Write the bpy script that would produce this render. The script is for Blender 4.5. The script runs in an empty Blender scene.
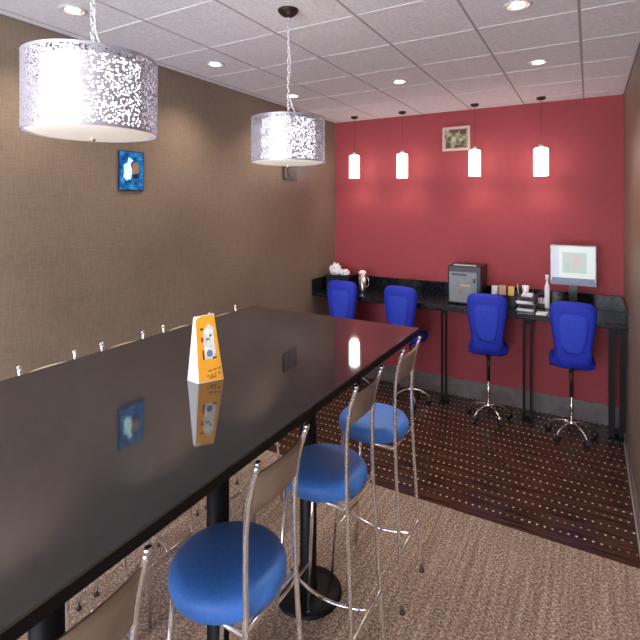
import bpy, bmesh, math, random
from mathutils import Vector, Matrix
random.seed(7)
PI = math.pi
C = bpy.context.scene.collection
SC = bpy.context.scene

# ------------------------------------------------------------------ camera
EYE = 1.7
cam = bpy.data.cameras.new('camera'); cam_o = bpy.data.objects.new('camera', cam); C.objects.link(cam_o)
cam.sensor_width = 36.0; cam.lens = 469.42 / 640 * 36; cam.shift_y = -(320 - 205.75) / 640
cam.clip_start = 0.02
cam_o.location = (0, 0, EYE); cam_o.rotation_euler = (PI / 2, 0, 0.5203)
SC.camera = cam_o

# ------------------------------------------------------------------ world, exposure
w = bpy.data.worlds.new('world'); SC.world = w; w.use_nodes = True
w.node_tree.nodes['Background'].inputs[0].default_value = (0.80, 0.86, 1.0, 1)
w.node_tree.nodes['Background'].inputs[1].default_value = 8.0
vs = SC.view_settings
vs.view_transform = 'Standard'; vs.look = 'None'; vs.gamma = 1; vs.use_curve_mapping = False
vs.exposure = 0.62
DOWN_W = 16.0          # each recessed downlight (spot), watts
DRUM_E = 7.0           # drum shade emission
GLASS_E = 5.0         # small glass pendants

# ------------------------------------------------------------------ room numbers
XL, XR, DB, H = -2.265, 0.232, 4.262, 2.549
YF = -2.4
T = 1.178; TX0, TX1, TY0, TY1 = -1.52, -0.628, -0.9, 1.95
WOODY = 2.65

# ------------------------------------------------------------------ materials
def nt(name):
    m = bpy.data.materials.new(name); m.use_nodes = True
    n = m.node_tree; return m, n, n.nodes['Principled BSDF']
def mat(name, col, rough=0.5, metal=0.0, spec=0.5, emit=None, es=0.0, noise=0.0, scale=40, bump=0.0, coat=0.0, ior=None):
    m, n, b = nt(name)
    b.inputs['Base Color'].default_value = (*col, 1)
    b.inputs['Roughness'].default_value = rough; b.inputs['Metallic'].default_value = metal
    b.inputs['Specular IOR Level'].default_value = spec
    b.inputs['Coat Weight'].default_value = coat
    if ior: b.inputs['IOR'].default_value = ior
    if emit: b.inputs['Emission Color'].default_value = (*emit, 1); b.inputs['Emission Strength'].default_value = es
    if noise or bump:
        tc = n.nodes.new('ShaderNodeTexCoord'); nz = n.nodes.new('ShaderNodeTexNoise')
        nz.inputs['Scale'].default_value = scale; nz.inputs['Detail'].default_value = 6
        n.links.new(tc.outputs['Object'], nz.inputs['Vector'])
        if noise:
            r = n.nodes.new('ShaderNodeValToRGB')
            r.color_ramp.elements[0].position = 0.3; r.color_ramp.elements[1].position = 0.7
            r.color_ramp.elements[0].color = (*[max(0, c * (1 - noise)) for c in col], 1)
            r.color_ramp.elements[1].color = (*[min(1, c * (1 + noise)) for c in col], 1)
            n.links.new(nz.outputs['Fac'], r.inputs['Fac']); n.links.new(r.outputs['Color'], b.inputs['Base Color'])
        if bump:
            bp = n.nodes.new('ShaderNodeBump'); bp.inputs['Strength'].default_value = bump; bp.inputs['Distance'].default_value = 0.002
            n.links.new(nz.outputs['Fac'], bp.inputs['Height']); n.links.new(bp.outputs['Normal'], b.inputs['Normal'])
    return m

def weave(name, c1, c2, axis, rough=0.75, sc=1.0, spec=0.3, big=None):
    """woven wall covering: fine horizontal and vertical threads with slow blotches"""
    m, n, b = nt(name); N = n.nodes; L = n.links
    tc = N.new('ShaderNodeTexCoord')
    def noise(scale_vec, s, det=3):
        mp = N.new('ShaderNodeMapping'); mp.inputs['Scale'].default_value = scale_vec
        nz = N.new('ShaderNodeTexNoise'); nz.inputs['Scale'].default_value = s; nz.inputs['Detail'].default_value = det
        L.new(tc.outputs['Object'], mp.inputs['Vector']); L.new(mp.outputs['Vector'], nz.inputs['Vector']); return nz.outputs['Fac']
    h = noise((14, 14, 300), 1.5 * sc); v = noise((260, 260, 12), 1.5 * sc); bl = noise((1, 1, 1), 1.3)
    a = N.new('ShaderNodeMath'); a.operation = 'ADD'; L.new(h, a.inputs[0]); L.new(v, a.inputs[1])
    a2 = N.new('ShaderNodeMath'); a2.operation = 'ADD'; L.new(a.outputs[0], a2.inputs[0]); L.new(bl, a2.inputs[1])
    mr = N.new('ShaderNodeMapRange'); mr.inputs[1].default_value = 1.15; mr.inputs[2].default_value = 1.85; L.new(a2.outputs[0], mr.inputs[0])
    mx = N.new('ShaderNodeMix'); mx.data_type = 'RGBA'; mx.inputs[6].default_value = (*c1, 1); mx.inputs[7].default_value = (*c2, 1)
    L.new(mr.outputs[0], mx.inputs[0]); L.new(mx.outputs[2], b.inputs['Base Color'])
    bp = N.new('ShaderNodeBump'); bp.inputs['Strength'].default_value = 0.25; bp.inputs['Distance'].default_value = 0.001
    L.new(a.outputs[0], bp.inputs['Height']); L.new(bp.outputs['Normal'], b.inputs['Normal'])
    b.inputs['Roughness'].default_value = rough; b.inputs['Specular IOR Level'].default_value = spec
    return m

M = {}
M['brown'] = weave('brown_weave', (0.175, 0.128, 0.088), (0.295, 0.222, 0.16), 'x', 0.42, spec=0.5)
M['red'] = weave('red_weave', (0.31, 0.050, 0.058), (0.41, 0.070, 0.080), 'x', 0.7)
M['ceil'] = mat('ceiling_tile', (0.88, 0.85, 0.86), 0.9, noise=0.10, scale=70, bump=0.3)
M['tbar'] = mat('ceiling_bar', (0.88, 0.86, 0.86), 0.5)
M['tbar_dark'] = mat('ceiling_joint_shade', (0.42, 0.40, 0.41), 0.7)  # darker grey on the runners paints in the shadow gaps between tile rows
M['base'] = mat('baseboard_grey', (0.16, 0.13, 0.125), 0.35, noise=0.25, scale=14)
M['chrome'] = mat('chrome_tube', (0.88, 0.85, 0.81), 0.18, 0.88)
M['chrome2'] = mat('chrome_bright', (0.9, 0.9, 0.9), 0.08, 1.0)
M['taupe'] = mat('taupe_back_panel', (0.46, 0.38, 0.31), 0.33, metal=0.5, noise=0.10, scale=30)
M['seatblue'] = mat('stool_blue', (0.07, 0.25, 0.80), 0.42, noise=0.12, scale=120, bump=0.2, spec=0.5)
M['chairblue'] = mat('chair_blue', (0.008, 0.024, 0.42), 0.7, noise=0.2, scale=80, bump=0.3)
M['chairblue2'] = mat('chair_blue_panel', (0.016, 0.045, 0.50), 0.7, noise=0.2, scale=80, bump=0.3)
M['black'] = mat('black_plastic', (0.012, 0.012, 0.014), 0.35)
M['blackmetal'] = mat('black_metal', (0.005, 0.005, 0.006), 0.45, metal=0.0, spec=0.2)
M['tabletop'] = mat('black_table_laminate', (0.016, 0.018, 0.022), 0.05, spec=0.8, ior=1.85, noise=0.3, scale=60)
M['tableedge'] = mat('black_table_edge', (0.006, 0.006, 0.007), 0.4, spec=0.2)
M['counter'] = mat('dark_granite', (0.009, 0.010, 0.012), 0.16, noise=0.8, scale=55, spec=0.35)
M['white'] = mat('white_paper', (0.85, 0.85, 0.87), 0.6)
M['cream'] = mat('cream_frame', (0.62, 0.46, 0.40), 0.5)
M['orange'] = mat('orange_card', (0.92, 0.42, 0.035), 0.45, noise=0.06, scale=20)
M['greyfront'] = mat('grey_front', (0.20, 0.22, 0.24), 0.4, noise=0.15, scale=25)
M['silver'] = mat('silver_plastic', (0.42, 0.43, 0.46), 0.4, metal=0.3)
M['darkbrown'] = mat('dark_bronze', (0.035, 0.02, 0.014), 0.4, metal=0.4)
M['yellow'] = mat('yellow_box', (0.80, 0.50, 0.12), 0.5)
M['pink'] = mat('pink_beige_box', (0.60, 0.36, 0.25), 0.5)
M['drumshade'] = mat('lit_inner_shade', (0.9, 0.9, 0.9), 0.6, emit=(1.0, 0.95, 0.96), es=DRUM_E * 0.14)
M['diffuser'] = mat('lit_diffuser', (0.8, 0.76, 0.7), 0.5, emit=(1.0, 0.86, 0.72), es=0.28)
M['sleeve'] = mat('perforated_silver_sleeve', (0.56, 0.55, 0.63), 0.35, metal=0.6)
M['glass'] = mat('lit_opal_glass', (0.95, 0.92, 0.9), 0.3, emit=(1.0, 0.90, 0.84), es=GLASS_E)
M['bulb'] = mat('lit_lamp', (1, 1, 1), 0.5, emit=(1.0, 0.88, 0.74), es=14)
M['reflector'] = mat('lamp_reflector', (0.85, 0.82, 0.78), 0.25, metal=0.6)
M['whitetrim'] = mat('white_trim_ring', (0.75, 0.72, 0.70), 0.4)

# --- carpet
def carpet_mat():
    m, n, b = nt('carpet_loop'); N = n.nodes; L = n.links
    tc = N.new('ShaderNodeTexCoord')
    vo = N.new('ShaderNodeTexNoise'); vo.inputs['Scale'].default_value = 95; vo.inputs['Detail'].default_value = 3; vo.inputs['Roughness'].default_value = 0.75
    L.new(tc.outputs['Object'], vo.inputs['Vector'])
    r = N.new('ShaderNodeValToRGB'); e = r.color_ramp.elements
    e[0].position = 0.33; e[0].color = (0.10, 0.062, 0.047, 1); e[1].position = 0.66; e[1].color = (0.66, 0.53, 0.44, 1)
    k = e.new(0.5); k.color = (0.31, 0.225, 0.18, 1)
    L.new(vo.outputs['Fac'], r.inputs['Fac'])
    mp = N.new('ShaderNodeMapping'); mp.inputs['Scale'].default_value = (50, 2.0, 1)
    n2 = N.new('ShaderNodeTexNoise'); n2.inputs['Scale'].default_value = 1.0; n2.inputs['Detail'].default_value = 2
    L.new(tc.outputs['Object'], mp.inputs['Vector']); L.new(mp.outputs['Vector'], n2.inputs['Vector'])
    mr = N.new('ShaderNodeMapRange'); mr.inputs[1].default_value = 0.35; mr.inputs[2].default_value = 0.65; mr.inputs[3].default_value = 0.75; mr.inputs[4].default_value = 1.15
    L.new(n2.outputs['Fac'], mr.inputs[0])
    mx = N.new('ShaderNodeMix'); mx.data_type = 'RGBA'; mx.blend_type = 'MULTIPLY'; mx.inputs[0].default_value = 1
    L.new(r.outputs['Color'], mx.inputs[6]); L.new(mr.outputs[0], mx.inputs[7]); L.new(mx.outputs[2], b.inputs['Base Color'])
    bp = N.new('ShaderNodeBump'); bp.inputs['Strength'].default_value = 0.6; bp.inputs['Distance'].default_value = 0.004
    L.new(vo.outputs['Fac'], bp.inputs['Height']); L.new(bp.outputs['Normal'], b.inputs['Normal'])
    b.inputs['Roughness'].default_value = 0.95; b.inputs['Specular IOR Level'].default_value = 0.1
    return m
M['carpet'] = carpet_mat()

# --- dark glossy floor with rows of pale dots
def dots_mat():
    m, n, b = nt('dotted_dark_floor'); N = n.nodes; L = n.links
    tc = N.new('ShaderNodeTexCoord'); sp = N.new('ShaderNodeSeparateXYZ'); L.new(tc.outputs['Object'], sp.inputs[0])
    def mth(op, a, bb=None, c=None):
        q = N.new('ShaderNodeMath'); q.operation = op
        for i, v in enumerate((a, bb, c)):
            if v is None: continue
            if isinstance(v, (int, float)): q.inputs[i].default_value = v
            else: L.new(v, q.inputs[i])
        return q.outputs[0]
    PX, PY = 0.037, 0.088
    yy = mth('SUBTRACT', sp.outputs['Y'], WOODY + 0.055)
    row = mth('DIVIDE', yy, PY); rid = mth('FLOOR', row)
    fy = mth('MULTIPLY', mth('SUBTRACT', mth('FRACT', row), 0.5), PY)
    off = mth('MULTIPLY', mth('FRACT', mth('MULTIPLY', rid, 0.5)), PX)
    fx = mth('MULTIPLY', mth('SUBTRACT', mth('FRACT', mth('DIVIDE', mth('ADD', sp.outputs['X'], off), PX)), 0.5), PX)
    d = mth('SQRT', mth('ADD', mth('MULTIPLY', fx, fx), mth('MULTIPLY', fy, fy)))
    dot = mth('LESS_THAN', d, 0.0058)
    inb = mth('GREATER_THAN', yy, 0.0)
    # some dots brighter, some nearly gone
    nz = N.new('ShaderNodeTexNoise'); nz.inputs['Scale'].default_value = 9; L.new(tc.outputs['Object'], nz.inputs['Vector'])
    mr = N.new('ShaderNodeMapRange'); mr.inputs[1].default_value = 0.38; mr.inputs[2].default_value = 0.62; L.new(nz.outputs['Fac'], mr.inputs[0])
    f = mth('MULTIPLY', mth('MULTIPLY', dot, inb), mth('ADD', mth('MULTIPLY', mr.outputs[0], 0.75), 0.2))
    # brown streaky ground in boards parallel to the back wall
    mp = N.new('ShaderNodeMapping'); mp.inputs['Scale'].default_value = (2, 30, 1)
    n2 = N.new('ShaderNodeTexNoise'); n2.inputs['Scale'].default_value = 2.2; n2.inputs['Detail'].default_value = 5
    L.new(tc.outputs['Object'], mp.inputs['Vector']); L.new(mp.outputs['Vector'], n2.inputs['Vector'])
    r = N.new('ShaderNodeValToRGB'); e = r.color_ramp.elements
    e[0].position = 0.3; e[0].color = (0.022, 0.010, 0.007, 1); e[1].position = 0.7; e[1].color = (0.095, 0.045, 0.030, 1)
    L.new(n2.outputs['Fac'], r.inputs['Fac'])
    mx = N.new('ShaderNodeMix'); mx.data_type = 'RGBA'; L.new(f, mx.inputs[0]); L.new(r.outputs['Color'], mx.inputs[6]); mx.inputs[7].default_value = (0.95, 0.82, 0.66, 1)
    L.new(mx.outputs[2], b.inputs['Base Color'])
    b.inputs['Roughness'].default_value = 0.22; b.inputs['Specular IOR Level'].default_value = 0.5
    return m
M['dots'] = dots_mat()

# ------------------------------------------------------------------ mesh helpers
def NB(): return bmesh.new()
def obj(name, bm, m, parent=None, smooth=False, mats=None):
    me = bpy.data.meshes.new(name)
    bmesh.ops.recalc_face_normals(bm, faces=bm.faces[:])
    bm.to_mesh(me); bm.free()
    for mm in (mats or [m]): me.materials.append(mm)
    if smooth:
        for p in me.polygons: p.use_smooth = True
    o = bpy.data.objects.new(name, me); C.objects.link(o)
    if parent: o.parent = parent
    return o
def bev(o, wd=0.004, seg=2):
    md = o.modifiers.new('bevel', 'BEVEL'); md.width = wd; md.segments = seg; md.limit_method = 'ANGLE'; md.angle_limit = 0.7
    return o
def box(bm, x0, x1, y0, y1, z0, z1, mi=0):
    v = [bm.verts.new((x, y, z)) for x in (x0, x1) for y in (y0, y1) for z in (z0, z1)]
    for f in ((0, 1, 3, 2), (4, 6, 7, 5), (0, 4, 5, 1), (2, 3, 7, 6), (0, 2, 6, 4), (1, 5, 7, 3)):
        fc = bm.faces.new([v[i] for i in f]); fc.material_index = mi
    return bm
def tube(bm, pts, r, n=10, cap=True):
    """round tube along a polyline; r scalar or list"""
    P = [Vector(p) for p in pts]; rings = []
    up = None
    for i, p in enumerate(P):
        if i == 0: t = (P[1] - P[0])
        elif i == len(P) - 1: t = (P[-1] - P[-2])
        else: t = (P[i + 1] - P[i]).normalized() + (P[i] - P[i - 1]).normalized()
        t.normalize()
        if up is None:
            ref = Vector((0, 0, 1)) if abs(t.z) < 0.9 else Vector((1, 0, 0))
            a = t.cross(ref).normalized()
        else:
            a = (up - t * up.dot(t)).normalized()
        up = a; b = t.cross(a)
        rr = r[i] if isinstance(r, (list, tuple)) else r
        rings.append([bm.verts.new(p + (a * math.cos(2 * PI * k / n) + b * math.sin(2 * PI * k / n)) * rr) for k in range(n)])
    for i in range(len(rings) - 1):
        for k in range(n):
            bm.faces.new((rings[i][k], rings[i][(k + 1) % n], rings[i + 1][(k + 1) % n], rings[i + 1][k]))
    if cap: bm.faces.new(rings[0]); bm.faces.new(rings[-1])
    return bm
def lathe(bm, prof, n=40, cx=0, cy=0, cz=0, close=True):
    rings = []
    for r, z in prof:
        if r < 1e-6: rings.append([bm.verts.new((cx, cy, cz + z))])
        else: rings.append([bm.verts.new((cx + r * math.cos(2 * PI * k / n), cy + r * math.sin(2 * PI * k / n), cz + z)) for k in range(n)])
    for a, b in zip(rings, rings[1:]):
        for k in range(n):
            k2 = (k + 1) % n
            if len(a) == 1 and len(b) == 1: continue
            if len(a) == 1: bm.faces.new((a[0], b[k], b[k2]))
            elif len(b) == 1: bm.faces.new((a[k], a[k2], b[0]))
            else: bm.faces.new((a[k], a[k2], b[k2], b[k]))
    return bm
def smooth_pts(pts, n=6):
    P = [Vector(p) for p in pts]; out = []
    for i in range(len(P) - 1):
        p0 = P[max(i - 1, 0)]; p1 = P[i]; p2 = P[i + 1]; p3 = P[min(i + 2, len(P) - 1)]
        for j in range(n):
            t = j / n
            out.append(0.5 * ((2 * p1) + (p2 - p0) * t + (2 * p0 - 5 * p1 + 4 * p2 - p3) * t * t + (3 * p1 - p0 - 3 * p2 + p3) * t ** 3))
    out.append(P[-1]); return out
def slab(bm, outline, d0, d1, frame):
    """extrude a closed 2D outline (u,v) from depth d0 to d1; frame(u,v,d)->xyz"""
    a = [bm.verts.new(frame(u, v, d0)) for u, v in outline]; b = [bm.verts.new(frame(u, v, d1)) for u, v in outline]
    bm.faces.new(a); bm.faces.new(list(reversed(b)))
    for i in range(len(a)):
        j = (i + 1) % len(a); bm.faces.new((a[i], a[j], b[j], b[i]))
    return bm
def thing(name, label, cat, loc=(0, 0, 0), rz=0, group=None):
    o = bpy.data.objects.new(name, None); C.objects.link(o); o.location = loc; o.rotation_euler = (0, 0, rz)
    return tag(o, label, cat, group)
def tag(o, label, cat, group=None):
    o['label'] = label; o['category'] = cat
    if group: o['group'] = group
    return o
def struct(name, bm, m, parent=None, mats=None):
    o = obj(name, bm, m, parent, mats=mats)
    if not parent: o['kind'] = 'structure'
    return o
def dup(root, loc, rz, label):
    r = root.copy(); C.objects.link(r); r.location = loc; r.rotation_euler = (0, 0, rz); r['label'] = label
    for ch in list(root.children):
        c = ch.copy(); C.objects.link(c); c.parent = r
        for g in ch.children:
            d = g.copy(); C.objects.link(d); d.parent = c
    return r

# ------------------------------------------------------------------ room
struct('floor', box(NB(), XL - 0.1, XR + 0.1, YF, WOODY, -0.1, 0), M['carpet'])
fw = struct('floor_dotted', box(NB(), XL - 0.1, XR + 0.1, WOODY, DB + 0.1, -0.1, 0), M['dots'])
struct('wall_left', box(NB(), XL - 0.1, XL, YF, DB + 0.1, 0, H + 0.1), M['brown'])
struct('wall_right', box(NB(), XR, XR + 0.1, YF, DB + 0.1, 0, H + 0.1), M['brown'])
struct('wall_back', box(NB(), XL, XR, DB, DB + 0.1, 0, H + 0.1), M['red'])
# ceiling tiles: every tile its own shallow raised panel inside one ceiling mesh
TXo, TYo, TP = -0.9045, 1.4652, 0.434
cb = NB(); box(cb, XL, XR, YF, DB, H + 0.012, H + 0.1)
xs = [TXo + TP * i for i in range(-4, 4)]; ys = [TYo + TP * j for j in range(-10, 8)]
ex = [XL] + [x for x in xs if XL < x < XR] + [XR]; ey = [YF] + [y for y in ys if YF < y < DB] + [DB]
for a, b2 in zip(ex, ex[1:]):
    for c, d in zip(ey, ey[1:]):
        if b2 - a > 0.03 and d - c > 0.03: box(cb, a + 0.006, b2 - 0.006, c + 0.005, d - 0.005, H + 0.001, H + 0.013)
struct('ceiling', cb, M['ceil'])
gb = NB()
for x in ex[1:-1]: box(gb, x - 0.0075, x + 0.0075, YF, DB, H + 0.002, H + 0.011)
struct('ceiling_runner_bars', gb, M['tbar_dark'])
gb = NB()
for y in ey[1:-1]:
    for a, b2 in zip(ex, ex[1:]): box(gb, a + 0.0085, b2 - 0.0085, y - 0.004, y + 0.004, H - 0.001, H + 0.011)
struct('ceiling_cross_bars', gb, M['tbar'])
bb = struct('baseboard_back', box(NB(), XL, XR, DB - 0.014, DB, 0, 0.158), M['base']); bev(bb, 0.004)
bb = struct('baseboard_right', box(NB(), XR - 0.012, XR, YF, DB - 0.014, 0, 0.06), M['base']); bev(bb, 0.003)
bb = struct('baseboard_left', box(NB(), XL, XL + 0.012, YF, DB - 0.014, 0, 0.09), M['base']); bev(bb, 0.003)
struct('trim_1', box(NB(), XR - 0.018, XR - 0.012, YF, DB - 0.02, 0, 0.008), M['silver'])

# ------------------------------------------------------------------ recessed downlights
def downlight(x, y, label):
    t = thing('recessed_downlight', label, 'ceiling light', (x, y, H), 0, 'recessed downlights in the ceiling')
    o = obj('trim_ring', lathe(NB(), [(0.038, 0.0), (0.040, -0.004), (0.054, -0.005), (0.058, -0.002), (0.058, 0.0)], 32), M['whitetrim'], t, True)
    o = obj('reflector', lathe(NB(), [(0.040, -0.003), (0.036, -0.002), (0.030, -0.0015), (0.0, -0.001)], 32), M['reflector'], t, True)
    o = obj('lamp', lathe(NB(), [(0.0, -0.004), (0.020, -0.006), (0.027, -0.004), (0.030, -0.0018)], 24), M['bulb'], t, True)
    return t
def downspot(x, y, pw=1.0):
    l = bpy.data.lights.new('downlight_beam', 'SPOT'); l.energy = DOWN_W * pw; l.color = (1.0, 0.86, 0.72)
    l.spot_size = math.radians(125); l.spot_blend = 0.9; l.shadow_soft_size = 0.03
    o = bpy.data.objects.new('downlight_beam', l); C.objects.link(o); o.location = (x, y, H - 0.02)
DL = [(-1.943, 1.234, 'round recessed downlight in the ceiling behind the nearer drum pendant, against the brown wall'),
      (-1.943, 2.127, 'round recessed downlight over the brown wall between the two drum pendants'),
      (-1.985, 3.047, 'small round recessed downlight just above the farther drum pendant, near the corner'),
      (-1.125, 3.055, 'round recessed downlight in mid ceiling, in front of the second small glass pendant'),
      (-0.261, 3.047, 'round recessed downlight near the red wall on the right side of the ceiling'),
      (-0.261, 2.139, 'largest-looking recessed downlight cut by the top edge of the photo, right side')]
for x, y, lb in DL:
    downlight(x, y, lb); downspot(x, y)
for x, y in [(-1.1, 0.3), (-0.26, 0.3), (-1.94, 0.3), (-1.1, -1.2)]: downspot(x, y)

# ------------------------------------------------------------------ table
tb = thing('bar_table', 'long glossy black bar-height table running along the brown wall on round black pedestals', 'table', ((TX0 + TX1) / 2, (TY0 + TY1) / 2, 0))
cx0, cy0 = (TX0 + TX1) / 2, (TY0 + TY1) / 2
o = obj('tabletop', box(NB(), TX0 - cx0, TX1 - cx0, TY0 - cy0, TY1 - cy0, T - 0.006, T), M['tabletop'], tb)
o = obj('edge_band', box(NB(), TX0 - cx0 - 0.001, TX1 - cx0 + 0.001, TY0 - cy0 - 0.001, TY1 - cy0 + 0.001, T - 0.026, T - 0.0062), M['tableedge'], tb)
for y in (-0.55, 0.05, 0.62, 1.19, 1.77):
    col = obj('pedestal', lathe(NB(), [(0.0, 0.02), (0.042, 0.02), (0.037, 0.035), (0.037, T - 0.04), (0.0, T - 0.04)], 28, 0, y - cy0), M['blackmetal'], tb, True)
    obj('base_disc', lathe(NB(), [(0.0, 0.0), (0.146, 0.0), (0.148, 0.006), (0.135, 0.013), (0.06, 0.021), (0.0, 0.022)], 48, 0, y - cy0), M['blackmetal'], col, True)
    obj('mount_plate', box(NB(), -0.12, 0.12, y - cy0 - 0.12, y - cy0 + 0.12, T - 0.042, T - 0.026), M['blackmetal'], col)

# ------------------------------------------------------------------ bar stools (local: back of the stool towards +x)
def make_stool():
    t = thing('bar_stool', '', 'bar stool', (0, 0, 0), 0, 'blue bar stools around the black table')
    obj('seat', lathe(NB(), [(0, 0.672), (0.140, 0.672), (0.154, 0.680), (0.160, 0.698), (0.159, 0.716), (0.151, 0.730), (0.132, 0.739), (0.09, 0.744), (0.045, 0.746), (0, 0.7465)], 56), M['seatblue'], t, True)
    # frame under the seat
    fb = NB()
    c = [(-0.105, -0.100, 0.664), (0.138, -0.108, 0.664), (0.138, 0.108, 0.664), (-0.105, 0.100, 0.664)]
    for a, b in zip(c, c[1:] + c[:1]): tube(fb, [a, b], 0.0075, 8)
    tube(fb, [(-0.1, 0, 0.664), (0.138, 0, 0.664)], 0.0075, 8)
    obj('seat_frame', fb, M['chrome'], t, True)
    R = 0.0072
    for s in (-1, 1):
        obj('leg', tube(NB(), [(-0.150, s * 0.128, 0.004), (-0.105, s * 0.100, 0.668)], R, 10), M['chrome'], t, True)
        pts = [(0.186, s * 0.132, 0.004), (0.160, s * 0.118, 0.45), (0.148, s * 0.110, 0.70), (0.146, s * 0.108, 0.86), (0.149, s * 0.108, 0.94), (0.161, s * 0.109, 1.015), (0.184, s * 0.110, 1.088)]
        lg = obj('leg', tube(NB(), smooth_pts(pts, 4), R * 1.05, 10), M['chrome'], t, True)
        obj('post_cap', lathe(NB(), [(0, -0.004), (0.0085, -0.004), (0.009, 0.004), (0.006, 0.009), (0, 0.010)], 14, 0.1845, s * 0.110, 1.089), M['chrome2'], lg, True)
        obj('foot_glide', lathe(NB(), [(0, 0), (0.011, 0), (0.011, 0.006), (0.008, 0.012), (0, 0.012)], 14, 0.186, s * 0.132, 0), M['black'], lg, True)
    # curved back panel between the rear posts
    pb = NB(); n = 12; zs = [0.950, 0.978, 1.005, 1.032, 1.058]
    xz = [0.151, 0.155, 0.160, 0.166, 0.173]
    def pt(i, j, d):
        u = -1 + 2 * i / n; return Vector((xz[j] + 0.016 * (1 - u * u) + d, u * 0.104, zs[j] - 0.0 + 0.006 * (1 - u * u)))
    g = [[[pb.verts.new(pt(i, j, d)) for j in range(5)] for i in range(n + 1)] for d in (-0.003, 0.003)]
    for i in range(n):
        for j in range(4):
            for q in (0, 1): pb.faces.new((g[q][i][j], g[q][i + 1][j], g[q][i + 1][j + 1], g[q][i][j + 1]))
        for j in (0, 4): pb.faces.new((g[0][i][j], g[0][i + 1][j], g[1][i + 1][j], g[1][i][j]))
    for i in (0, n):
        for j in range(4): pb.faces.new((g[0][i][j], g[0][i][j + 1], g[1][i][j + 1], g[1][i][j]))
    obj('back_panel', pb, M['taupe'], t, True)
    # H shaped foot rest
    z = 0.235
    for s in (-1, 1): pass
    obj('footrest_bar', tube(NB(), [(-0.134, -0.118, z), (-0.134, 0.118, z)], 0.006, 8), M['chrome'], t, True)
    obj('footrest_bar', tube(NB(), [(0.172, -0.124, z), (0.172, 0.124, z)], 0.006, 8), M['chrome'], t, True)
    arc = [(-0.134 + 0.306 * k / 14, -0.035 * math.sin(PI * k / 14) + 0.02, z) for k in range(15)]
    obj('footrest_cross_bar', tube(NB(), arc, 0.006, 8), M['chrome2'], t, True)
    return t
SX = -0.862
near = [(0.46, 'bar stool at the bottom left, only its taupe back panel and posts in view'),
        (0.998, 'bar stool with the largest full round blue seat, tucked under the table'),
        (1.540, 'bar stool with round blue seat, second full seat from the camera along the table'),
        (2.000, 'bar stool with round blue seat at the far near-side corner of the black table')]
st = make_stool(); st['label'] = near[0][1]; st.location = (SX, near[0][0], 0)
for y, lb in near[1:]: dup(st, (SX, y, 0), 0, lb)
far = [(1.08, 'bar stool on the wall side, back top showing near the left photo edge'),
       (1.425, 'bar stool on the wall side, chrome back top showing left of the orange tent card'),
       (1.77, 'bar stool on the wall side, back top showing right behind the orange tent card'),
       (2.105, 'bar stool on the wall side at the far left corner of the black table')]
for y, lb in far: dup(st, (-1.68, y, 0), PI, lb)

# ------------------------------------------------------------------ tent card on the table
tc = thing('table_tent_card', 'orange and white standing tent card with small pictures on the black table', 'table sign', (-1.0, 1.05, T + 0.0005))
def P2(a, b, t): return tuple(a[i] + (b[i] - a[i]) * t for i in range(3))
zt = 0.192
FL, FR = (0.009, -0.036, 0), (0.046, 0.032, 0)          # front face, bottom left and right
BL, BR = (-0.041, -0.030, 0), (-0.004, 0.040, 0)
TL, TR = (-0.014, -0.026, zt), (0.014, 0.024, zt + 0.004)
TL2, TR2 = (-0.022, -0.025, zt - 0.004), (0.006, 0.026, zt)
bm = NB(); v = [bm.verts.new(p) for p in (FL, FR, BR, BL, TL, TR, TR2, TL2)]
for f in ((0, 1, 5, 4), (1, 2, 6, 5), (2, 3, 7, 6), (3, 0, 4, 7), (4, 5, 6, 7), (3, 2, 1, 0)): bm.faces.new([v[i] for i in f])
obj('card_body', bm, M['white'], tc)
nrm = (Vector(FR) - Vector(FL)).cross(Vector(TL) - Vector(FL)).normalized()
def onface(u, v2, d): 
    a = Vector(P2(FL, FR, u)); b = Vector(P2(TL, TR, u)); return a + (b - a) * v2 + nrm * d
def facepoly(name, uv, m, d0, d1, parent): return obj(name, slab(NB(), uv, d0, d1, onface), m, parent)
front = facepoly('orange_front', [(0.02, 0.01), (0.98, 0.01), (0.99, 0.97), (0.75, 0.995), (0.3, 0.99), (0.02, 0.95)], M['orange'], 0.0002, 0.0014, tc)
def circ(cx, cy, rx, ry, n=18): return [(cx + rx * math.cos(2 * PI * k / n), cy + ry * math.sin(2 * PI * k / n)) for k in range(n)]
M['cardpic'] = mat('card_picture_white', (0.80, 0.80, 0.74), 0.5, noise=0.3, scale=60)
M['cardpic2'] = mat('card_picture_grey', (0.16, 0.22, 0.34), 0.5)
M['carddark'] = mat('card_dark', (0.09, 0.04, 0.02), 0.5)
M['cardtext'] = mat('card_brown_print', (0.42, 0.17, 0.03), 0.5)
M['cardgreen'] = mat('card_green', (0.12, 0.28, 0.04), 0.5)
M['cardred'] = mat('card_red', (0.45, 0.02, 0.03), 0.5)
facepoly('picture', [(0.30, 0.56), (0.80, 0.52), (0.86, 0.80), (0.62, 0.86), (0.36, 0.76)], M['cardpic'], 0.0013, 0.0019, front)
facepoly('picture', [(0.34, 0.34), (0.82, 0.34), (0.82, 0.55), (0.34, 0.56)], M['cardpic'], 0.0013, 0.0019, front)
facepoly('picture_detail', circ(0.55, 0.42, 0.13, 0.055), M['cardpic2'], 0.0018, 0.0023, front)
facepoly('picture_detail', [(0.22, 0.60), (0.32, 0.60), (0.32, 0.67), (0.22, 0.67)], M['cardred'], 0.0018, 0.0023, front)
facepoly('picture_detail', [(0.44, 0.62), (0.62, 0.62), (0.60, 0.65), (0.46, 0.65)], M['cardgreen'], 0.0018, 0.0023, front)
facepoly('picture_detail', [(0.62, 0.66), (0.72, 0.67), (0.70, 0.70), (0.62, 0.69)], M['carddark'], 0.0018, 0.0023, front)
facepoly('picture_detail', [(0.20, 0.78), (0.36, 0.78), (0.34, 0.81), (0.20, 0.81)], M['carddark'], 0.0018, 0.0023, front)
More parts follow.
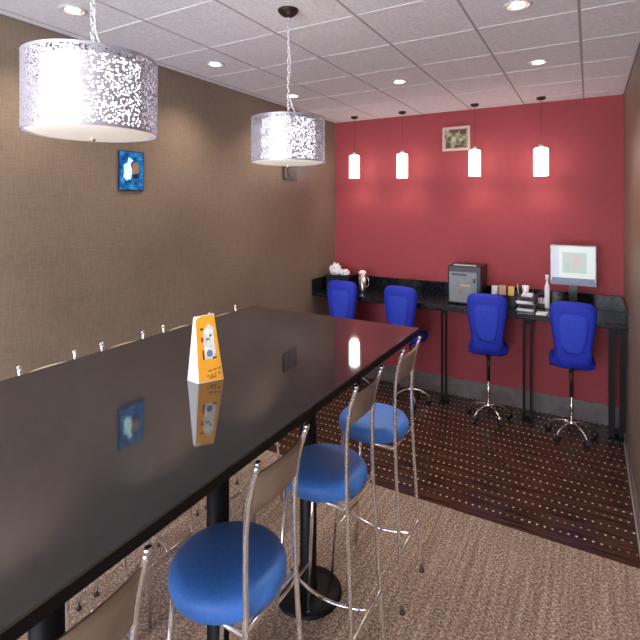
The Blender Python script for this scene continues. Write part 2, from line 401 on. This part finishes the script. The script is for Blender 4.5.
facepoly('picture_detail', [(0.24, 0.34), (0.31, 0.34), (0.30, 0.48), (0.24, 0.48)], M['carddark'], 0.0018, 0.0023, front)
facepoly('picture_detail', [(0.66, 0.33), (0.84, 0.34), (0.84, 0.36), (0.66, 0.36)], M['carddark'], 0.0018, 0.0023, front)
tx = NB()
for (u0, u1, v0) in ((0.42, 0.58, 0.145), (0.63, 0.77, 0.155), (0.82, 0.94, 0.165), (0.36, 0.44, 0.075), (0.50, 0.60, 0.078), (0.66, 0.73, 0.088), (0.80, 0.92, 0.095), (0.45, 0.72, 0.045)):
    slab(tx, [(u0, v0), (u1, v0 + 0.006), (u1, v0 + 0.034), (u0, v0 + 0.028)], 0.0013, 0.0018, onface)
obj('printed_words', tx, M['cardtext'], front)

# ------------------------------------------------------------------ drum pendants
def drum(x, y, label, seed):
    rnd = random.Random(seed)
    z0, z1 = 1.883, 2.080; R = 0.160
    t = thing('drum_pendant_lamp', label, 'pendant lamp', (x, y, 0), 0, 'perforated drum pendants over the table')
    # perforated outer sleeve, real holes
    bm = NB(); n, m = 260, 52; vs = {}
    def vv(i, j, k):
        key = (i % n, j, k)
        if key not in vs:
            a = 2 * PI * (i % n) / n; r = R - 0.0012 * k
            vs[key] = bm.verts.new((r * math.cos(a), r * math.sin(a), z0 + 0.006 + (z1 - z0 - 0.012) * j / m))
        return vs[key]
    solid = {(i, j): (rnd.random() > 0.36 or j in (0, m - 1)) for i in range(n) for j in range(m)}
    for (i, j), s_ in solid.items():
        if s_: bm.faces.new((vv(i, j, 0), vv(i + 1, j, 0), vv(i + 1, j + 1, 0), vv(i, j + 1, 0)))
    obj('perforated_sleeve', bm, M['sleeve'], t).modifiers.new('thickness', 'SOLIDIFY').thickness = 0.0012
    for zz in (z0 + 0.003, z1 - 0.006):
        obj('sleeve_rim', lathe(NB(), [(R - 0.002, zz), (R + 0.001, zz), (R + 0.001, zz + 0.003), (R - 0.002, zz + 0.003), (R - 0.002, zz)], 72), M['sleeve'], t, False)
    obj('inner_shade', lathe(NB(), [(0.118, z0 + 0.012), (0.118, z1 - 0.012)], 64), M['drumshade'], t, True)
    df = obj('diffuser', lathe(NB(), [(0.0, z0 - 0.006), (0.08, z0 - 0.004), (0.135, z0 + 0.001), (0.150, z0 + 0.008), (0.120, z0 + 0.011), (0, z0 + 0.010)], 64), M['diffuser'], t, True)
    obj('finial', lathe(NB(), [(0, z0 - 0.018), (0.006, z0 - 0.016), (0.009, z0 - 0.010), (0.005, z0 - 0.005), (0, z0 - 0.005)], 18), M['chrome'], df, True)
    tp = NB()
    for a in (0, 2 * PI / 3, 4 * PI / 3): tube(tp, [(0, 0, z1 - 0.008), (0.158 * math.cos(a + 0.4), 0.158 * math.sin(a + 0.4), z1 - 0.004)], 0.003, 8)
    obj('top_spider', tp, M['chrome'], t, True)
    obj('stem', tube(NB(), [(0, 0, z1 - 0.05), (0, 0, z1 + 0.02)], 0.008, 12), M['chrome'], t, True)
    # chain of links
    ch = NB(); z = z1 + 0.02; k = 0
    while z < H - 0.045:
        ring = []
        for q in range(9):
            a = 2 * PI * q / 8; u = 0.0055 * math.cos(a); ww = 0.012 + 0.012 * math.sin(a)
            ring.append((u if k % 2 else 0, 0 if k % 2 else u, z + ww))
        tube(ch, ring, 0.0016, 5, cap=False); z += 0.019; k += 1
    obj('chain', ch, M['chrome2'], t, True)
    cd = smooth_pts([(0.040, 0.01, z1 - 0.004), (0.014, 0.0, z1 + 0.07), (-0.004, 0.01, z1 + 0.14), (0.014, -0.004, z1 + 0.24), (-0.002, 0.004, z1 + 0.34), (0.002, 0, H - 0.03)], 5)
    obj('cord', tube(NB(), cd, 0.0018, 6), M['white'], t, True)
    obj('canopy', lathe(NB(), [(0, -0.030), (0.012, -0.030), (0.030, -0.022), (0.044, -0.008), (0.046, 0), (0, 0)], 32, 0, 0, H), M['darkbrown'], t, True)
    l = bpy.data.lights.new('drum_bulb', 'SPOT'); l.energy = DRUM_E; l.spot_size = math.radians(150); l.spot_blend = 0.8; l.color = (1, 0.92, 0.88); l.shadow_soft_size = 0.05
    lo = bpy.data.objects.new('drum_bulb', l); C.objects.link(lo); lo.location = (x, y, 1.862)
    return t
drum(-1.120, 0.765, 'larger-looking perforated silver drum pendant nearest the camera, top left', 3)
drum(-1.133, 1.700, 'smaller-looking perforated silver drum pendant farther along the table', 5)

# ------------------------------------------------------------------ small glass pendants by the red wall
GP = [(-1.942, 'leftmost small glowing white glass pendant in front of the red wall', 1.963),
      (-1.464, 'second small glowing white glass pendant from the left, left of the framed picture', 1.952),
      (-0.829, 'third small glowing white glass pendant, just right of the framed picture', 1.948),
      (-0.326, 'rightmost small glowing white glass pendant, above the computer monitor', 1.935)]
for x, lb, z in GP:
    t = thing('glass_pendant_lamp', lb, 'pendant lamp', (x, 4.05, 0), 0, 'small white glass pendants along the red wall')
    r = {-1.942: 0.049, -1.464: 0.049, -0.829: 0.047, -0.326: 0.054}[x]
    obj('glass_shade', lathe(NB(), [(0, z + 0.218), (r * 0.8, z + 0.218), (r, z + 0.208), (r, z), (r - 0.004, z), (r - 0.004, z + 0.195), (0, z + 0.2)], 36), M['glass'], t, True)
    obj('socket_cap', lathe(NB(), [(0, z + 0.250), (0.010, z + 0.248), (0.016, z + 0.235), (0.018, z + 0.2185), (0, z + 0.2185)], 20), M['silver'], t, True)
    obj('cord', tube(NB(), [(0, 0, z + 0.245), (0, 0, H - 0.018)], 0.0014, 6), M['darkbrown'], t, True)
    cp = obj('canopy', lathe(NB(), [(0, -0.022), (0.022, -0.020), (0.032, -0.014), (0.034, 0), (0, 0)], 26, 0, 0, H), M['darkbrown'], t, True)
    l = bpy.data.lights.new('pendant_bulb', 'SPOT'); l.energy = 2.2; l.spot_size = math.radians(165); l.spot_blend = 1.0; l.color = (1, 0.85, 0.75); l.shadow_soft_size = 0.04
    lo = bpy.data.objects.new('pendant_bulb', l); C.objects.link(lo); lo.location = (x, 4.05, z - 0.01)

# ------------------------------------------------------------------ wall pieces
def picmat(name, ramp, scale, seed, glow=None):
    m, n, b = nt(name); N = n.nodes; L = n.links
    tc_ = N.new('ShaderNodeTexCoord'); nz = N.new('ShaderNodeTexNoise'); nz.inputs['Scale'].default_value = scale; nz.inputs['Detail'].default_value = 5
    mp = N.new('ShaderNodeMapping'); mp.inputs['Location'].default_value = (seed, seed, seed)
    L.new(tc_.outputs['Object'], mp.inputs['Vector']); L.new(mp.outputs['Vector'], nz.inputs['Vector'])
    r = N.new('ShaderNodeValToRGB'); e = r.color_ramp.elements
    e[0].position, e[0].color = ramp[0][0], (*ramp[0][1], 1); e[1].position, e[1].color = ramp[-1][0], (*ramp[-1][1], 1)
    for p, c in ramp[1:-1]: k = e.new(p); k.color = (*c, 1)
    L.new(nz.outputs['Fac'], r.inputs['Fac']); L.new(r.outputs['Color'], b.inputs['Base Color']); b.inputs['Roughness'].default_value = 0.25
    if glow: L.new(r.outputs['Color'], b.inputs['Emission Color']); b.inputs['Emission Strength'].default_value = glow
    return m
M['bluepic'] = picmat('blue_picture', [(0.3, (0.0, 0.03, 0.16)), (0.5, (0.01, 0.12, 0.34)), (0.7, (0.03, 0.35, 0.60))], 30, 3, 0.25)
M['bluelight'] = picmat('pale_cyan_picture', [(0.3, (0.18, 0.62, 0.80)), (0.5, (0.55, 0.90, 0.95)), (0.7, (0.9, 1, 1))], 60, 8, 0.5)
M['bluebrown'] = mat('tan_figure', (0.36, 0.22, 0.10), 0.5)
M['bluedark'] = mat('dark_navy_figure', (0.004, 0.015, 0.05), 0.5)
yc, zc = 1.782, 1.898
bp_ = thing('blue_wall_picture', 'small glossy blue picture with pale cyan glow hanging on the brown wall', 'picture', (XL, yc, zc))
WF = lambda u, v2, d: Vector((d, u, v2))
obj('frame', slab(NB(), [(-0.083, -0.112), (0.083, -0.112), (0.083, 0.112), (-0.083, 0.112)], 0.0, 0.010, WF), M['bluedark'], bp_)
pc = obj('picture_face', slab(NB(), [(-0.078, -0.107), (0.078, -0.107), (0.078, 0.107), (-0.078, 0.107)], 0.010, 0.012, WF), M['bluepic'], bp_)
obj('glow_shape', slab(NB(), [(-0.055, -0.035), (-0.035, -0.055), (-0.005, -0.045), (0.0, 0.0), (-0.01, 0.04), (0.01, 0.06), (-0.02, 0.075), (-0.03, 0.045), (-0.055, 0.03), (-0.048, 0.0)], 0.012, 0.0128, WF), M['bluelight'], pc)
obj('figure_shape', slab(NB(), [(0.005, -0.02), (0.03, -0.028), (0.048, -0.005), (0.045, 0.03), (0.03, 0.052), (0.01, 0.045), (0.0, 0.015)], 0.012, 0.0130, WF), M['bluebrown'], pc)
obj('navy_shape', slab(NB(), [(0.01, -0.045), (0.045, -0.040), (0.04, -0.012), (0.015, -0.018)], 0.012, 0.0132, WF), M['bluedark'], pc)  # dark navy patch in the picture's print

pq = thing('wall_plaque', 'small dark bronze plaque on the brown wall below the farther drum pendant', 'plaque', (XL, 3.42, 2.0))
obj('plate', slab(NB(), [(-0.105, -0.075), (0.105, -0.075), (0.105, 0.075), (-0.105, 0.075)], 0.0, 0.012, WF), mat('plaque_brown', (0.03, 0.018, 0.010), 0.35), pq)
obj('relief', slab(NB(), circ(0.0, 0.0, 0.055, 0.045, 24), 0.012, 0.018, WF), mat('plaque_grey', (0.085, 0.06, 0.048), 0.4, noise=0.4, scale=60), pq)
obj('side_strip', slab(NB(), [(-0.085, -0.06), (-0.062, -0.06), (-0.062, 0.055), (-0.085, 0.055)], 0.012, 0.014, WF), mat('plaque_cream', (0.22, 0.14, 0.09), 0.4), pq)

BF = lambda u, v2, d: Vector((u, -d, v2))
fp = thing('framed_picture', 'small picture in a pale pinkish frame high on the red wall', 'picture', (-1.03, DB, 2.300))
fr = NB(); W2, H2 = 0.122, 0.108
for (a, b, c, d) in ((-W2, W2, H2 - 0.022, H2), (-W2, W2, -H2, -H2 + 0.022), (-W2, -W2 + 0.020, -H2 + 0.022, H2 - 0.022), (W2 - 0.020, W2, -H2 + 0.022, H2 - 0.022)):
    slab(fr, [(a, c), (b, c), (b, d), (a, d)], 0, 0.020, BF)
obj('frame', fr, M['cream'], fp)
cv = obj('canvas', slab(NB(), [(-0.102, -0.086), (0.102, -0.086), (0.102, 0.086), (-0.102, 0.086)], 0.0, 0.010, BF),
    picmat('olive_picture', [(0.3, (0.10, 0.06, 0.03)), (0.48, (0.26, 0.24, 0.12)), (0.7, (0.62, 0.58, 0.40))], 26, 5), fp)
for poly in ([(0.03, 0.04), (0.085, 0.035), (0.09, 0.082), (0.03, 0.080)], [(-0.095, -0.08), (-0.045, -0.08), (-0.05, -0.03), (-0.09, -0.025)], [(-0.06, 0.06), (0.02, 0.05), (0.015, 0.08), (-0.06, 0.082)], [(-0.02, -0.08), (0.07, -0.078), (0.06, -0.05), (-0.015, -0.055)]):
    obj('dark_patch', slab(NB(), poly, 0.010, 0.011, BF), M['carddark'], cv)

# ------------------------------------------------------------------ back counter
ct = thing('back_counter', 'dark granite counter along the red wall with black splash and legs', 'counter', (0, DB, 0))
CY = 3.79 - DB
bev(obj('worktop', box(NB(), XL + 0.001, XR - 0.001, CY, -0.001, 0.852, 0.892), M['counter'], ct), 0.006)
bev(obj('backsplash', box(NB(), XL + 0.001, XR - 0.001, -0.022, -0.001, 0.892, 1.010), M['counter'], ct), 0.003)
bev(obj('side_splash', box(NB(), XL + 0.001, XL + 0.021, CY, -0.022, 0.892, 1.010), M['counter'], ct), 0.003)
bev(obj('side_splash', box(NB(), XR - 0.021, XR - 0.001, CY, -0.022, 0.892, 1.010), M['counter'], ct), 0.003)
obj('rear_rail', box(NB(), XL + 0.01, XR - 0.01, -0.10, -0.06, 0.80, 0.852), M['blackmetal'], ct)
for x, wd, hw in ((-1.086, 0.017, 0.006), (-0.423, 0.026, 0.008), (0.178, 0.034, 0.020)):
    lb_ = NB(); y0 = 4.05 - DB
    for s in (-1, 1): box(lb_, x + s * wd - hw, x + s * wd + hw, y0 - 0.02, y0 + 0.02, 0.012, 0.852)
    lg = obj('leg', lb_, M['blackmetal'], ct)
    obj('foot_plate', box(NB(), x - wd - 0.016, x + wd + 0.016, y0 - 0.05, y0 + 0.05, 0, 0.012), M['blackmetal'], lg)
    obj('leg_brace', box(NB(), x - wd, x + wd, y0 - 0.01, y0 + 0.01, 0.76, 0.80), M['blackmetal'], lg)

# ------------------------------------------------------------------ office chairs (local: back at -y, facing +y)
def make_chair():
    t = thing('office_chair', '', 'office chair', (0, 0, 0), 0, 'blue swivel chairs at the back counter')
    # backrest outline, wide rounded top narrowing to the waist
    out = []
    prof = [(0.075, 0.0), (0.105, 0.03), (0.112, 0.08), (0.108, 0.13), (0.122, 0.22), (0.136, 0.32), (0.137, 0.385), (0.128, 0.420), (0.100, 0.442), (0.05, 0.448)]
    right = [(a, b) for a, b in prof]; left = [(-a, b) for a, b in reversed(prof)]
    out = right + left
    def fr(u, v2, d):
        # padded, wraps forward at the sides and curves in height
        y = -0.225 - d + 0.9 * u * u - 0.16 * (v2) + 0.25 * v2 * v2
        return Vector((u * 1.03, y, 0.580 + v2))
    def pad(name, outl, d0, d1, m, par, sc2=1.0, inset=0.012):
        bm = NB(); cxv = sum(p[0] for p in outl) / len(outl); cyv = sum(p[1] for p in outl) / len(outl)
        rings = []
        for (k, d) in ((0.0, d0), (1.0, d0), (1.03, d0 * 0.6 + d1 * 0.4), (1.0, d0 * 0.3 + d1 * 0.7), (0.93, d1 - 0.001), (0.80, d1), (0.4, d1 + 0.001), (0.0, d1 + 0.001)):
            if k == 0: rings.append([bm.verts.new(fr(cxv, cyv, d))])
            else: rings.append([bm.verts.new(fr(cxv + (u - cxv) * k, cyv + (v2 - cyv) * k, d)) for u, v2 in outl])
        n = len(outl)
        for a, b in zip(rings, rings[1:]):
            for i in range(n):
                j = (i + 1) % n
                if len(a) == 1: bm.faces.new((a[0], b[i], b[j]))
                elif len(b) == 1: bm.faces.new((a[i], a[j], b[0]))
                else: bm.faces.new((a[i], a[j], b[j], b[i]))
        return obj(name, bm, m, par, True)
    bk = pad('backrest', out, -0.030, 0.022, M['chairblue'], t)
    inner = [(0.035, 0.10), (0.060, 0.13), (0.076, 0.20), (0.086, 0.30), (0.084, 0.345), (0.060, 0.365), (0.0, 0.37)]
    inn = inner + [(-a, b) for a, b in reversed(inner[:-1])]
    pad('back_cover_panel', inn, 0.018, 0.030, M['chairblue2'], bk)
    # seat: rounded square pad
    bm = NB()
    def sq(k, z, n=36):
        r = []
        for i in range(n):
            a = 2 * PI * i / n; c, s = math.cos(a), math.sin(a)
            q = 1 / (abs(c) ** 4 + abs(s) ** 4) ** 0.25
            r.append((0.150 * k * c * q, -0.035 + 0.150 * k * s * q, z - (0.018 if s > 0.8 else 0) * k))
        return r
    prev = None
    for k, z in ((0.001, 0.545), (0.85, 0.545), (0.98, 0.558), (1.0, 0.578), (0.96, 0.601), (0.85, 0.609), (0.4, 0.605), (0.001, 0.603)):
        ring = [bm.verts.new(p) for p in sq(k, z)]
        if prev:
            for i in range(36): bm.faces.new((prev[i], prev[(i + 1) % 36], ring[(i + 1) % 36], ring[i]))
        prev = ring
    obj('seat', bm, M['chairblue'], t, True)
    br = NB(); tube(br, smooth_pts([(0, 0.0, 0.534), (0, -0.16, 0.538), (0, -0.20, 0.57), (0, -0.205, 0.66)], 4), 0.012, 8)
    obj('back_support', br, M['black'], t, True)
    mc = obj('tilt_mechanism', box(NB(), -0.05, 0.05, -0.06, 0.08, 0.520, 0.546), M['black'], t); bev(mc, 0.006)
    obj('lever', tube(NB(), [(-0.04, -0.02, 0.532), (-0.13, -0.03, 0.524), (-0.15, -0.03, 0.516)], 0.004, 8), M['black'], mc, True)
    obj('lever', tube(NB(), [(0.04, 0.02, 0.532), (0.13, 0.02, 0.526)], 0.004, 8), M['black'], mc, True)
    obj('gas_cylinder', tube(NB(), [(0, 0, 0.30), (0, 0, 0.525)], 0.014, 16), M['black'], t, True)
    obj('cylinder_sleeve', tube(NB(), [(0, 0, 0.11), (0, 0, 0.305)], 0.010, 16), M['chrome2'], t, True)
    obj('base_hub', lathe(NB(), [(0, 0.088), (0.026, 0.088), (0.028, 0.108), (0.018, 0.125), (0, 0.125)], 20), M['chrome2'], t, True)
    RB = 0.160
    for k in range(5):
        a = 2 * PI * k / 5 + 0.3; c, s = math.cos(a), math.sin(a)
        q = smooth_pts([(0.02 * c, 0.02 * s, 0.106), (0.07 * c, 0.07 * s, 0.103), (0.125 * c, 0.125 * s, 0.082), (RB * c, RB * s, 0.048)], 4)
        sp_ = obj('base_arm', tube(NB(), q, [0.012 - 0.005 * i / (len(q) - 1) for i in range(len(q))], 8), M['chrome2'], t, True)
        cw = NB()
        for side in (-1, 1):
            ox, oy = RB * c - s * side * 0.010, RB * s + c * side * 0.010
            tube(cw, [(ox - s * 0.005, oy + c * 0.005, 0.023), (ox + s * 0.005, oy - c * 0.005, 0.023)], 0.0225, 14)
        obj('caster', cw, M['black'], sp_, True)
    return t
CH = [(-0.700, 3.945, 0.12, 'blue swivel office chair in front of the grey-fronted appliance'),
      (-0.112, 3.925, 0.07, 'blue swivel office chair in front of the computer monitor'),
      (-1.350, 3.945, -0.06, 'blue swivel office chair second from the left, back rest above the table corner'),
      (-1.925, 3.960, 0.05, 'leftmost blue swivel office chair in the corner by the crumpled white paper')]
och = make_chair(); och['label'] = CH[0][3]; och.location = (CH[0][0], CH[0][1], 0); och.rotation_euler = (0, 0, CH[0][2])
for x, y, rz, lb in CH[1:]: dup(och, (x, y, 0), rz, lb)

# ------------------------------------------------------------------ things on the counter
CZ = 0.8925
# monitor
mo = thing('computer_monitor', 'flat computer monitor with pale screen on the right end of the counter', 'monitor', (-0.105, 4.03, CZ))
mb = bev(obj('housing', box(NB(), -0.155, 0.155, -0.012, 0.030, 0.205, 0.508), M['silver'], mo), 0.006)
ms, n_, b_ = nt('lit_screen'); b_.inputs['Base Color'].default_value = (0.02, 0.02, 0.02, 1); b_.inputs['Roughness'].default_value = 0.2
b_.inputs['Emission Color'].default_value = (0.62, 0.66, 0.60, 1); b_.inputs['Emission Strength'].default_value = 0.55
SF = lambda u, v2, d: Vector((u, -0.012 - d, v2))
def rect(a, b, c, d): return [(a, c), (b, c), (b, d), (a, d)]
sc_ = obj('screen', slab(NB(), rect(-0.142, 0.142, 0.248, 0.497), 0, 0.001, SF), ms, mo)
def em(name, col, s=0.52): return mat(name, (0.02, 0.02, 0.02), 0.3, emit=col, es=s)
obj('window_panel', slab(NB(), rect(-0.07, 0.09, 0.30, 0.455), 0.001, 0.0015, SF), em('screen_grey_panel', (0.52, 0.58, 0.50)), sc_)
obj('picture_panel', slab(NB(), rect(0.0, 0.05, 0.34, 0.43), 0.0015, 0.002, SF), em('screen_pink_panel', (0.66, 0.48, 0.44)), sc_)
obj('picture_panel', slab(NB(), rect(-0.055, -0.02, 0.31, 0.38), 0.0015, 0.002, SF), em('screen_green_panel', (0.42, 0.60, 0.42)), sc_)
obj('side_bar', slab(NB(), rect(-0.142, -0.095, 0.26, 0.497), 0.001, 0.0015, SF), em('screen_blue_panel', (0.62, 0.66, 0.74)), sc_)
obj('task_bar', slab(NB(), rect(-0.142, 0.142, 0.240, 0.262), 0.001, 0.0016, SF), em('screen_task_bar', (0.10, 0.14, 0.20), 0.5), sc_)
obj('bezel', slab(NB(), rect(-0.150, 0.150, 0.208, 0.240), 0, 0.004, SF), mat('bezel_blue_grey', (0.16, 0.17, 0.26), 0.35), mo)
obj('stand_neck', box(NB(), -0.028, 0.028, 0.005, 0.025, 0.012, 0.215), M['black'], mo)
obj('stand_base', lathe(NB(), [(0, 0), (0.088, 0), (0.086, 0.008), (0.04, 0.014), (0, 0.015)], 32), M['silver'], mo, True)
# keyboard
kb = thing('keyboard', 'grey computer keyboard on the counter below the monitor', 'keyboard', (-0.10, 3.88, CZ))
bev(obj('body', box(NB(), -0.12, 0.12, -0.045, 0.045, 0, 0.014), M['silver'], kb), 0.003)
kk = NB()
for i in range(14):
    for j in range(5): box(kk, -0.113 + i * 0.0163, -0.100 + i * 0.0163, -0.038 + j * 0.0155, -0.026 + j * 0.0155, 0.014, 0.019)
obj('keys', kk, M['black'], kb)
# slim white bottle
wb = obj('spray_bottle', lathe(NB(), [(0, 0), (0.018, 0), (0.019, 0.01), (0.019, 0.17), (0.009, 0.20), (0.009, 0.225), (0.013, 0.228), (0.013, 0.262), (0, 0.264)], 24), M['white'], None, True)
wb.location = (-0.285, 4.10, CZ); tag(wb, 'slim white bottle standing just left of the monitor', 'bottle')
# grey-fronted appliance
ap = thing('counter_appliance', 'black boxy appliance with a grey front panel on the counter', 'appliance', (-0.885, 4.03, CZ))
bev(obj('body', box(NB(), -0.135, 0.135, -0.115, 0.135, 0.0, 0.315), M['black'], ap), 0.010)
AF = lambda u, v2, d: Vector((u, -0.115 - d, v2))
fp_ = obj('front_panel', slab(NB(), rect(-0.120, 0.100, 0.02, 0.265), 0, 0.006, AF), M['greyfront'], ap)
obj('slot', slab(NB(), rect(-0.100, 0.02, 0.236, 0.250), 0.006, 0.008, AF), M['black'], fp_)
obj('button', slab(NB(), rect(0.070, 0.090, 0.18, 0.215), 0.006, 0.010, AF), M['black'], fp_)
obj('sticker', slab(NB(), rect(-0.03, 0.05, 0.150, 0.165), 0.006, 0.007, AF), M['pink'], fp_)
obj('sticker', slab(NB(), circ(-0.03, 0.105, 0.025, 0.022, 14), 0.006, 0.007, AF), mat('sticker_brown', (0.28, 0.16, 0.14), 0.5), fp_)
obj('top_handle', box(NB(), -0.09, 0.09, -0.10, -0.06, 0.315, 0.323), M['silver'], ap)
# boxes
def small_box(x, y, w_, d, h, m, label, cat='box', rz=0.0, z=CZ):
    o = bev(obj('tea_box', box(NB(), -w_ / 2, w_ / 2, -d / 2, d / 2, 0, h), m), 0.002)
    o.location = (x, y, z); o.rotation_euler = (0, 0, rz); return tag(o, label, cat)
tr = thing('black_storage_tray', 'low black tray holding small boxes beside the grey-fronted appliance', 'tray', (-0.600, 4.06, CZ))
tt = NB(); box(tt, -0.10, 0.10, -0.06, 0.06, 0, 0.088)
bev(obj('tray_body', tt, M['black'], tr), 0.003)
small_box(-0.665, 4.03, 0.045, 0.05, 0.066, M['white'], 'small white box at the left of the row on the black tray', z=CZ + 0.089)
small_box(-0.605, 4.03, 0.055, 0.05, 0.072, M['pink'], 'small tan box in the middle of the row on the black tray', z=CZ + 0.089)
small_box(-0.540, 4.03, 0.045, 0.05, 0.070, M['yellow'], 'small yellow box at the right of the row on the black tray', z=CZ + 0.089)
# black telephone
ph = thing('desk_telephone', 'black desk telephone on the counter left of the bottle', 'telephone', (-0.352, 4.145, CZ))
bm = NB(); slab(bm, [(-0.06, 0), (0.07, 0), (0.07, 0.075), (-0.06, 0.03)], -0.05, 0.05, lambda u, v2, d: Vector((d, u, v2)))
bev(obj('phone_body', bm, M['black'], ph), 0.004)
hs = NB(); tube(hs, smooth_pts([(-0.04, -0.05, 0.055), (-0.042, -0.02, 0.082), (-0.042, 0.03, 0.097), (-0.04, 0.065, 0.095)], 4), [0.014] * 2 + [0.009] * 9 + [0.014] * 2, 10)
obj('handset', hs, M['black'], ph, True)
kk = NB()
for i in range(3):
    for j in range(4):
        x_, y_ = 0.0 + i * 0.02, -0.045 + j * 0.022; zz = 0.03 + (y_ + 0.06) * 0.346
        box(kk, x_ - 0.007, x_ + 0.007, y_ - 0.007, y_ + 0.007, zz, zz + 0.006)
obj('keypad', kk, M['white'], ph)
# stacked paper organiser
og = thing('paper_organiser', 'black wire letter organiser holding white papers between the two right chairs', 'letter tray', (-0.42, 3.93, CZ))
ob = NB()
for z in (0.0, 0.055, 0.110):
    box(ob, -0.078, 0.078, -0.075, 0.075, z, z + 0.004)
    box(ob, -0.078, -0.074, -0.075, 0.075, z, z + 0.025); box(ob, 0.074, 0.078, -0.075, 0.075, z, z + 0.025)
for sx in (-1, 1):
    for sy in (-1, 1): tube(ob, [(sx * 0.076, sy * 0.073, 0), (sx * 0.076, sy * 0.073, 0.135)], 0.003, 6)
obj('wire_frame', ob, M['black'], og)
def papers(name, x, y, z, w_, d, n, seed, label):
    rnd = random.Random(seed); bm = NB()
    for k in range(n):
        a = rnd.uniform(-0.12, 0.12); c, s = math.cos(a), math.sin(a); pts = []
        for (u, v2) in ((-w_ / 2, -d / 2), (w_ / 2, -d / 2), (w_ / 2, d / 2), (-w_ / 2, d / 2)): pts.append((u * c - v2 * s, u * s + v2 * c))
        slab(bm, pts, k * 0.004, k * 0.004 + 0.0030, lambda u, v2, dd: Vector((u, v2, dd)))
    o = obj(name, bm, M['white']); o.location = (x, y, z); return tag(o, label, 'papers')
papers('paper_stack', -0.42, 3.93, CZ + 0.0045, 0.115, 0.12, 5, 1, 'white papers on the lowest shelf of the black letter organiser')
papers('paper_stack', -0.425, 3.93, CZ + 0.0595, 0.12, 0.12, 6, 2, 'white papers on the middle shelf of the black letter organiser')
papers('paper_stack', -0.41, 3.93, CZ + 0.1145, 0.075, 0.10, 4, 3, 'white papers on the top shelf of the black letter organiser')
papers('paper_stack', -0.305, 3.86, CZ, 0.07, 0.09, 3, 4, 'few white sheets lying at the front of the counter left of the monitor chair')
cu = obj('paper_cup', lathe(NB(), [(0, 0), (0.020, 0), (0.026, 0.058), (0.023, 0.058), (0.018, 0.004), (0, 0.004)], 24), M['white'], None, True)
cu.location = (-0.425, 3.94, CZ + 0.1315); tag(cu, 'small white cup on top of the papers in the letter organiser', 'cup')
pe = thing('pen_holder', 'black pen cup with pens beside the letter organiser', 'pen cup', (-0.49, 4.12, CZ))
obj('cup_body', lathe(NB(), [(0, 0), (0.026, 0), (0.026, 0.10), (0.023, 0.10), (0.023, 0.005), (0, 0.005)], 20), M['black'], pe, True)
for k, (dx, dy, m_) in enumerate(((0.010, 0.004, 'black'), (-0.010, 0.006, 'white'), (0.0, -0.010, 'black'))):
    obj('pen', tube(NB(), [(0.2 * dx, 0.2 * dy, 0.008), (dx * 1.6, dy * 1.6, 0.165)], 0.0035, 8), M[m_], pe, True)
# crumpled white paper in the corner
def crumple(x, y, z, rx, ry, rz_, seed, label):
    rnd = random.Random(seed); bm = NB(); bmesh.ops.create_icosphere(bm, subdivisions=3, radius=1.0)
    for v in bm.verts:
        k = 1 + rnd.uniform(-0.20, 0.14); v.co = Vector((v.co.x * rx * k, v.co.y * ry * k, max(0, (v.co.z + 0.75) * rz_ * k)))
    o = obj('crumpled_paper', bm, M['white']); o.location = (x, y, z); return tag(o, label, 'paper', 'crumpled papers in the corner')
cbx = thing('black_file_box', 'low black box in the far left corner of the counter', 'box', (-2.10, 4.06, CZ))
bev(obj('box_body', box(NB(), -0.12, 0.13, -0.07, 0.09, 0, 0.128), M['black'], cbx), 0.004)
obj('box_lid', box(NB(), -0.125, 0.135, -0.075, 0.095, 0.128, 0.140), M['black'], cbx)
crumple(-2.135, 4.03, CZ + 0.141, 0.055, 0.05, 0.062, 4, 'taller crumpled white paper on the black box in the left corner')
crumple(-2.035, 4.03, CZ + 0.141, 0.050, 0.045, 0.032, 9, 'flatter crumpled white paper lying right of the taller one')
mg = thing('steel_mug', 'small shiny steel mug standing between the two left chairs', 'mug', (-1.835, 4.0, CZ))
obj('mug_body', lathe(NB(), [(0, 0), (0.034, 0), (0.036, 0.01), (0.036, 0.175), (0.033, 0.175), (0.032, 0.01), (0, 0.01)], 28), M['chrome2'], mg, True)
obj('lid', lathe(NB(), [(0, 0.205), (0.020, 0.203), (0.036, 0.190), (0.037, 0.176), (0, 0.176)], 28), M['white'], mg, True)
obj('handle', tube(NB(), smooth_pts([(0.033, 0, 0.14), (0.060, 0, 0.135), (0.062, 0, 0.07), (0.033, 0, 0.05)], 5), 0.004, 8), M['chrome2'], mg, True)
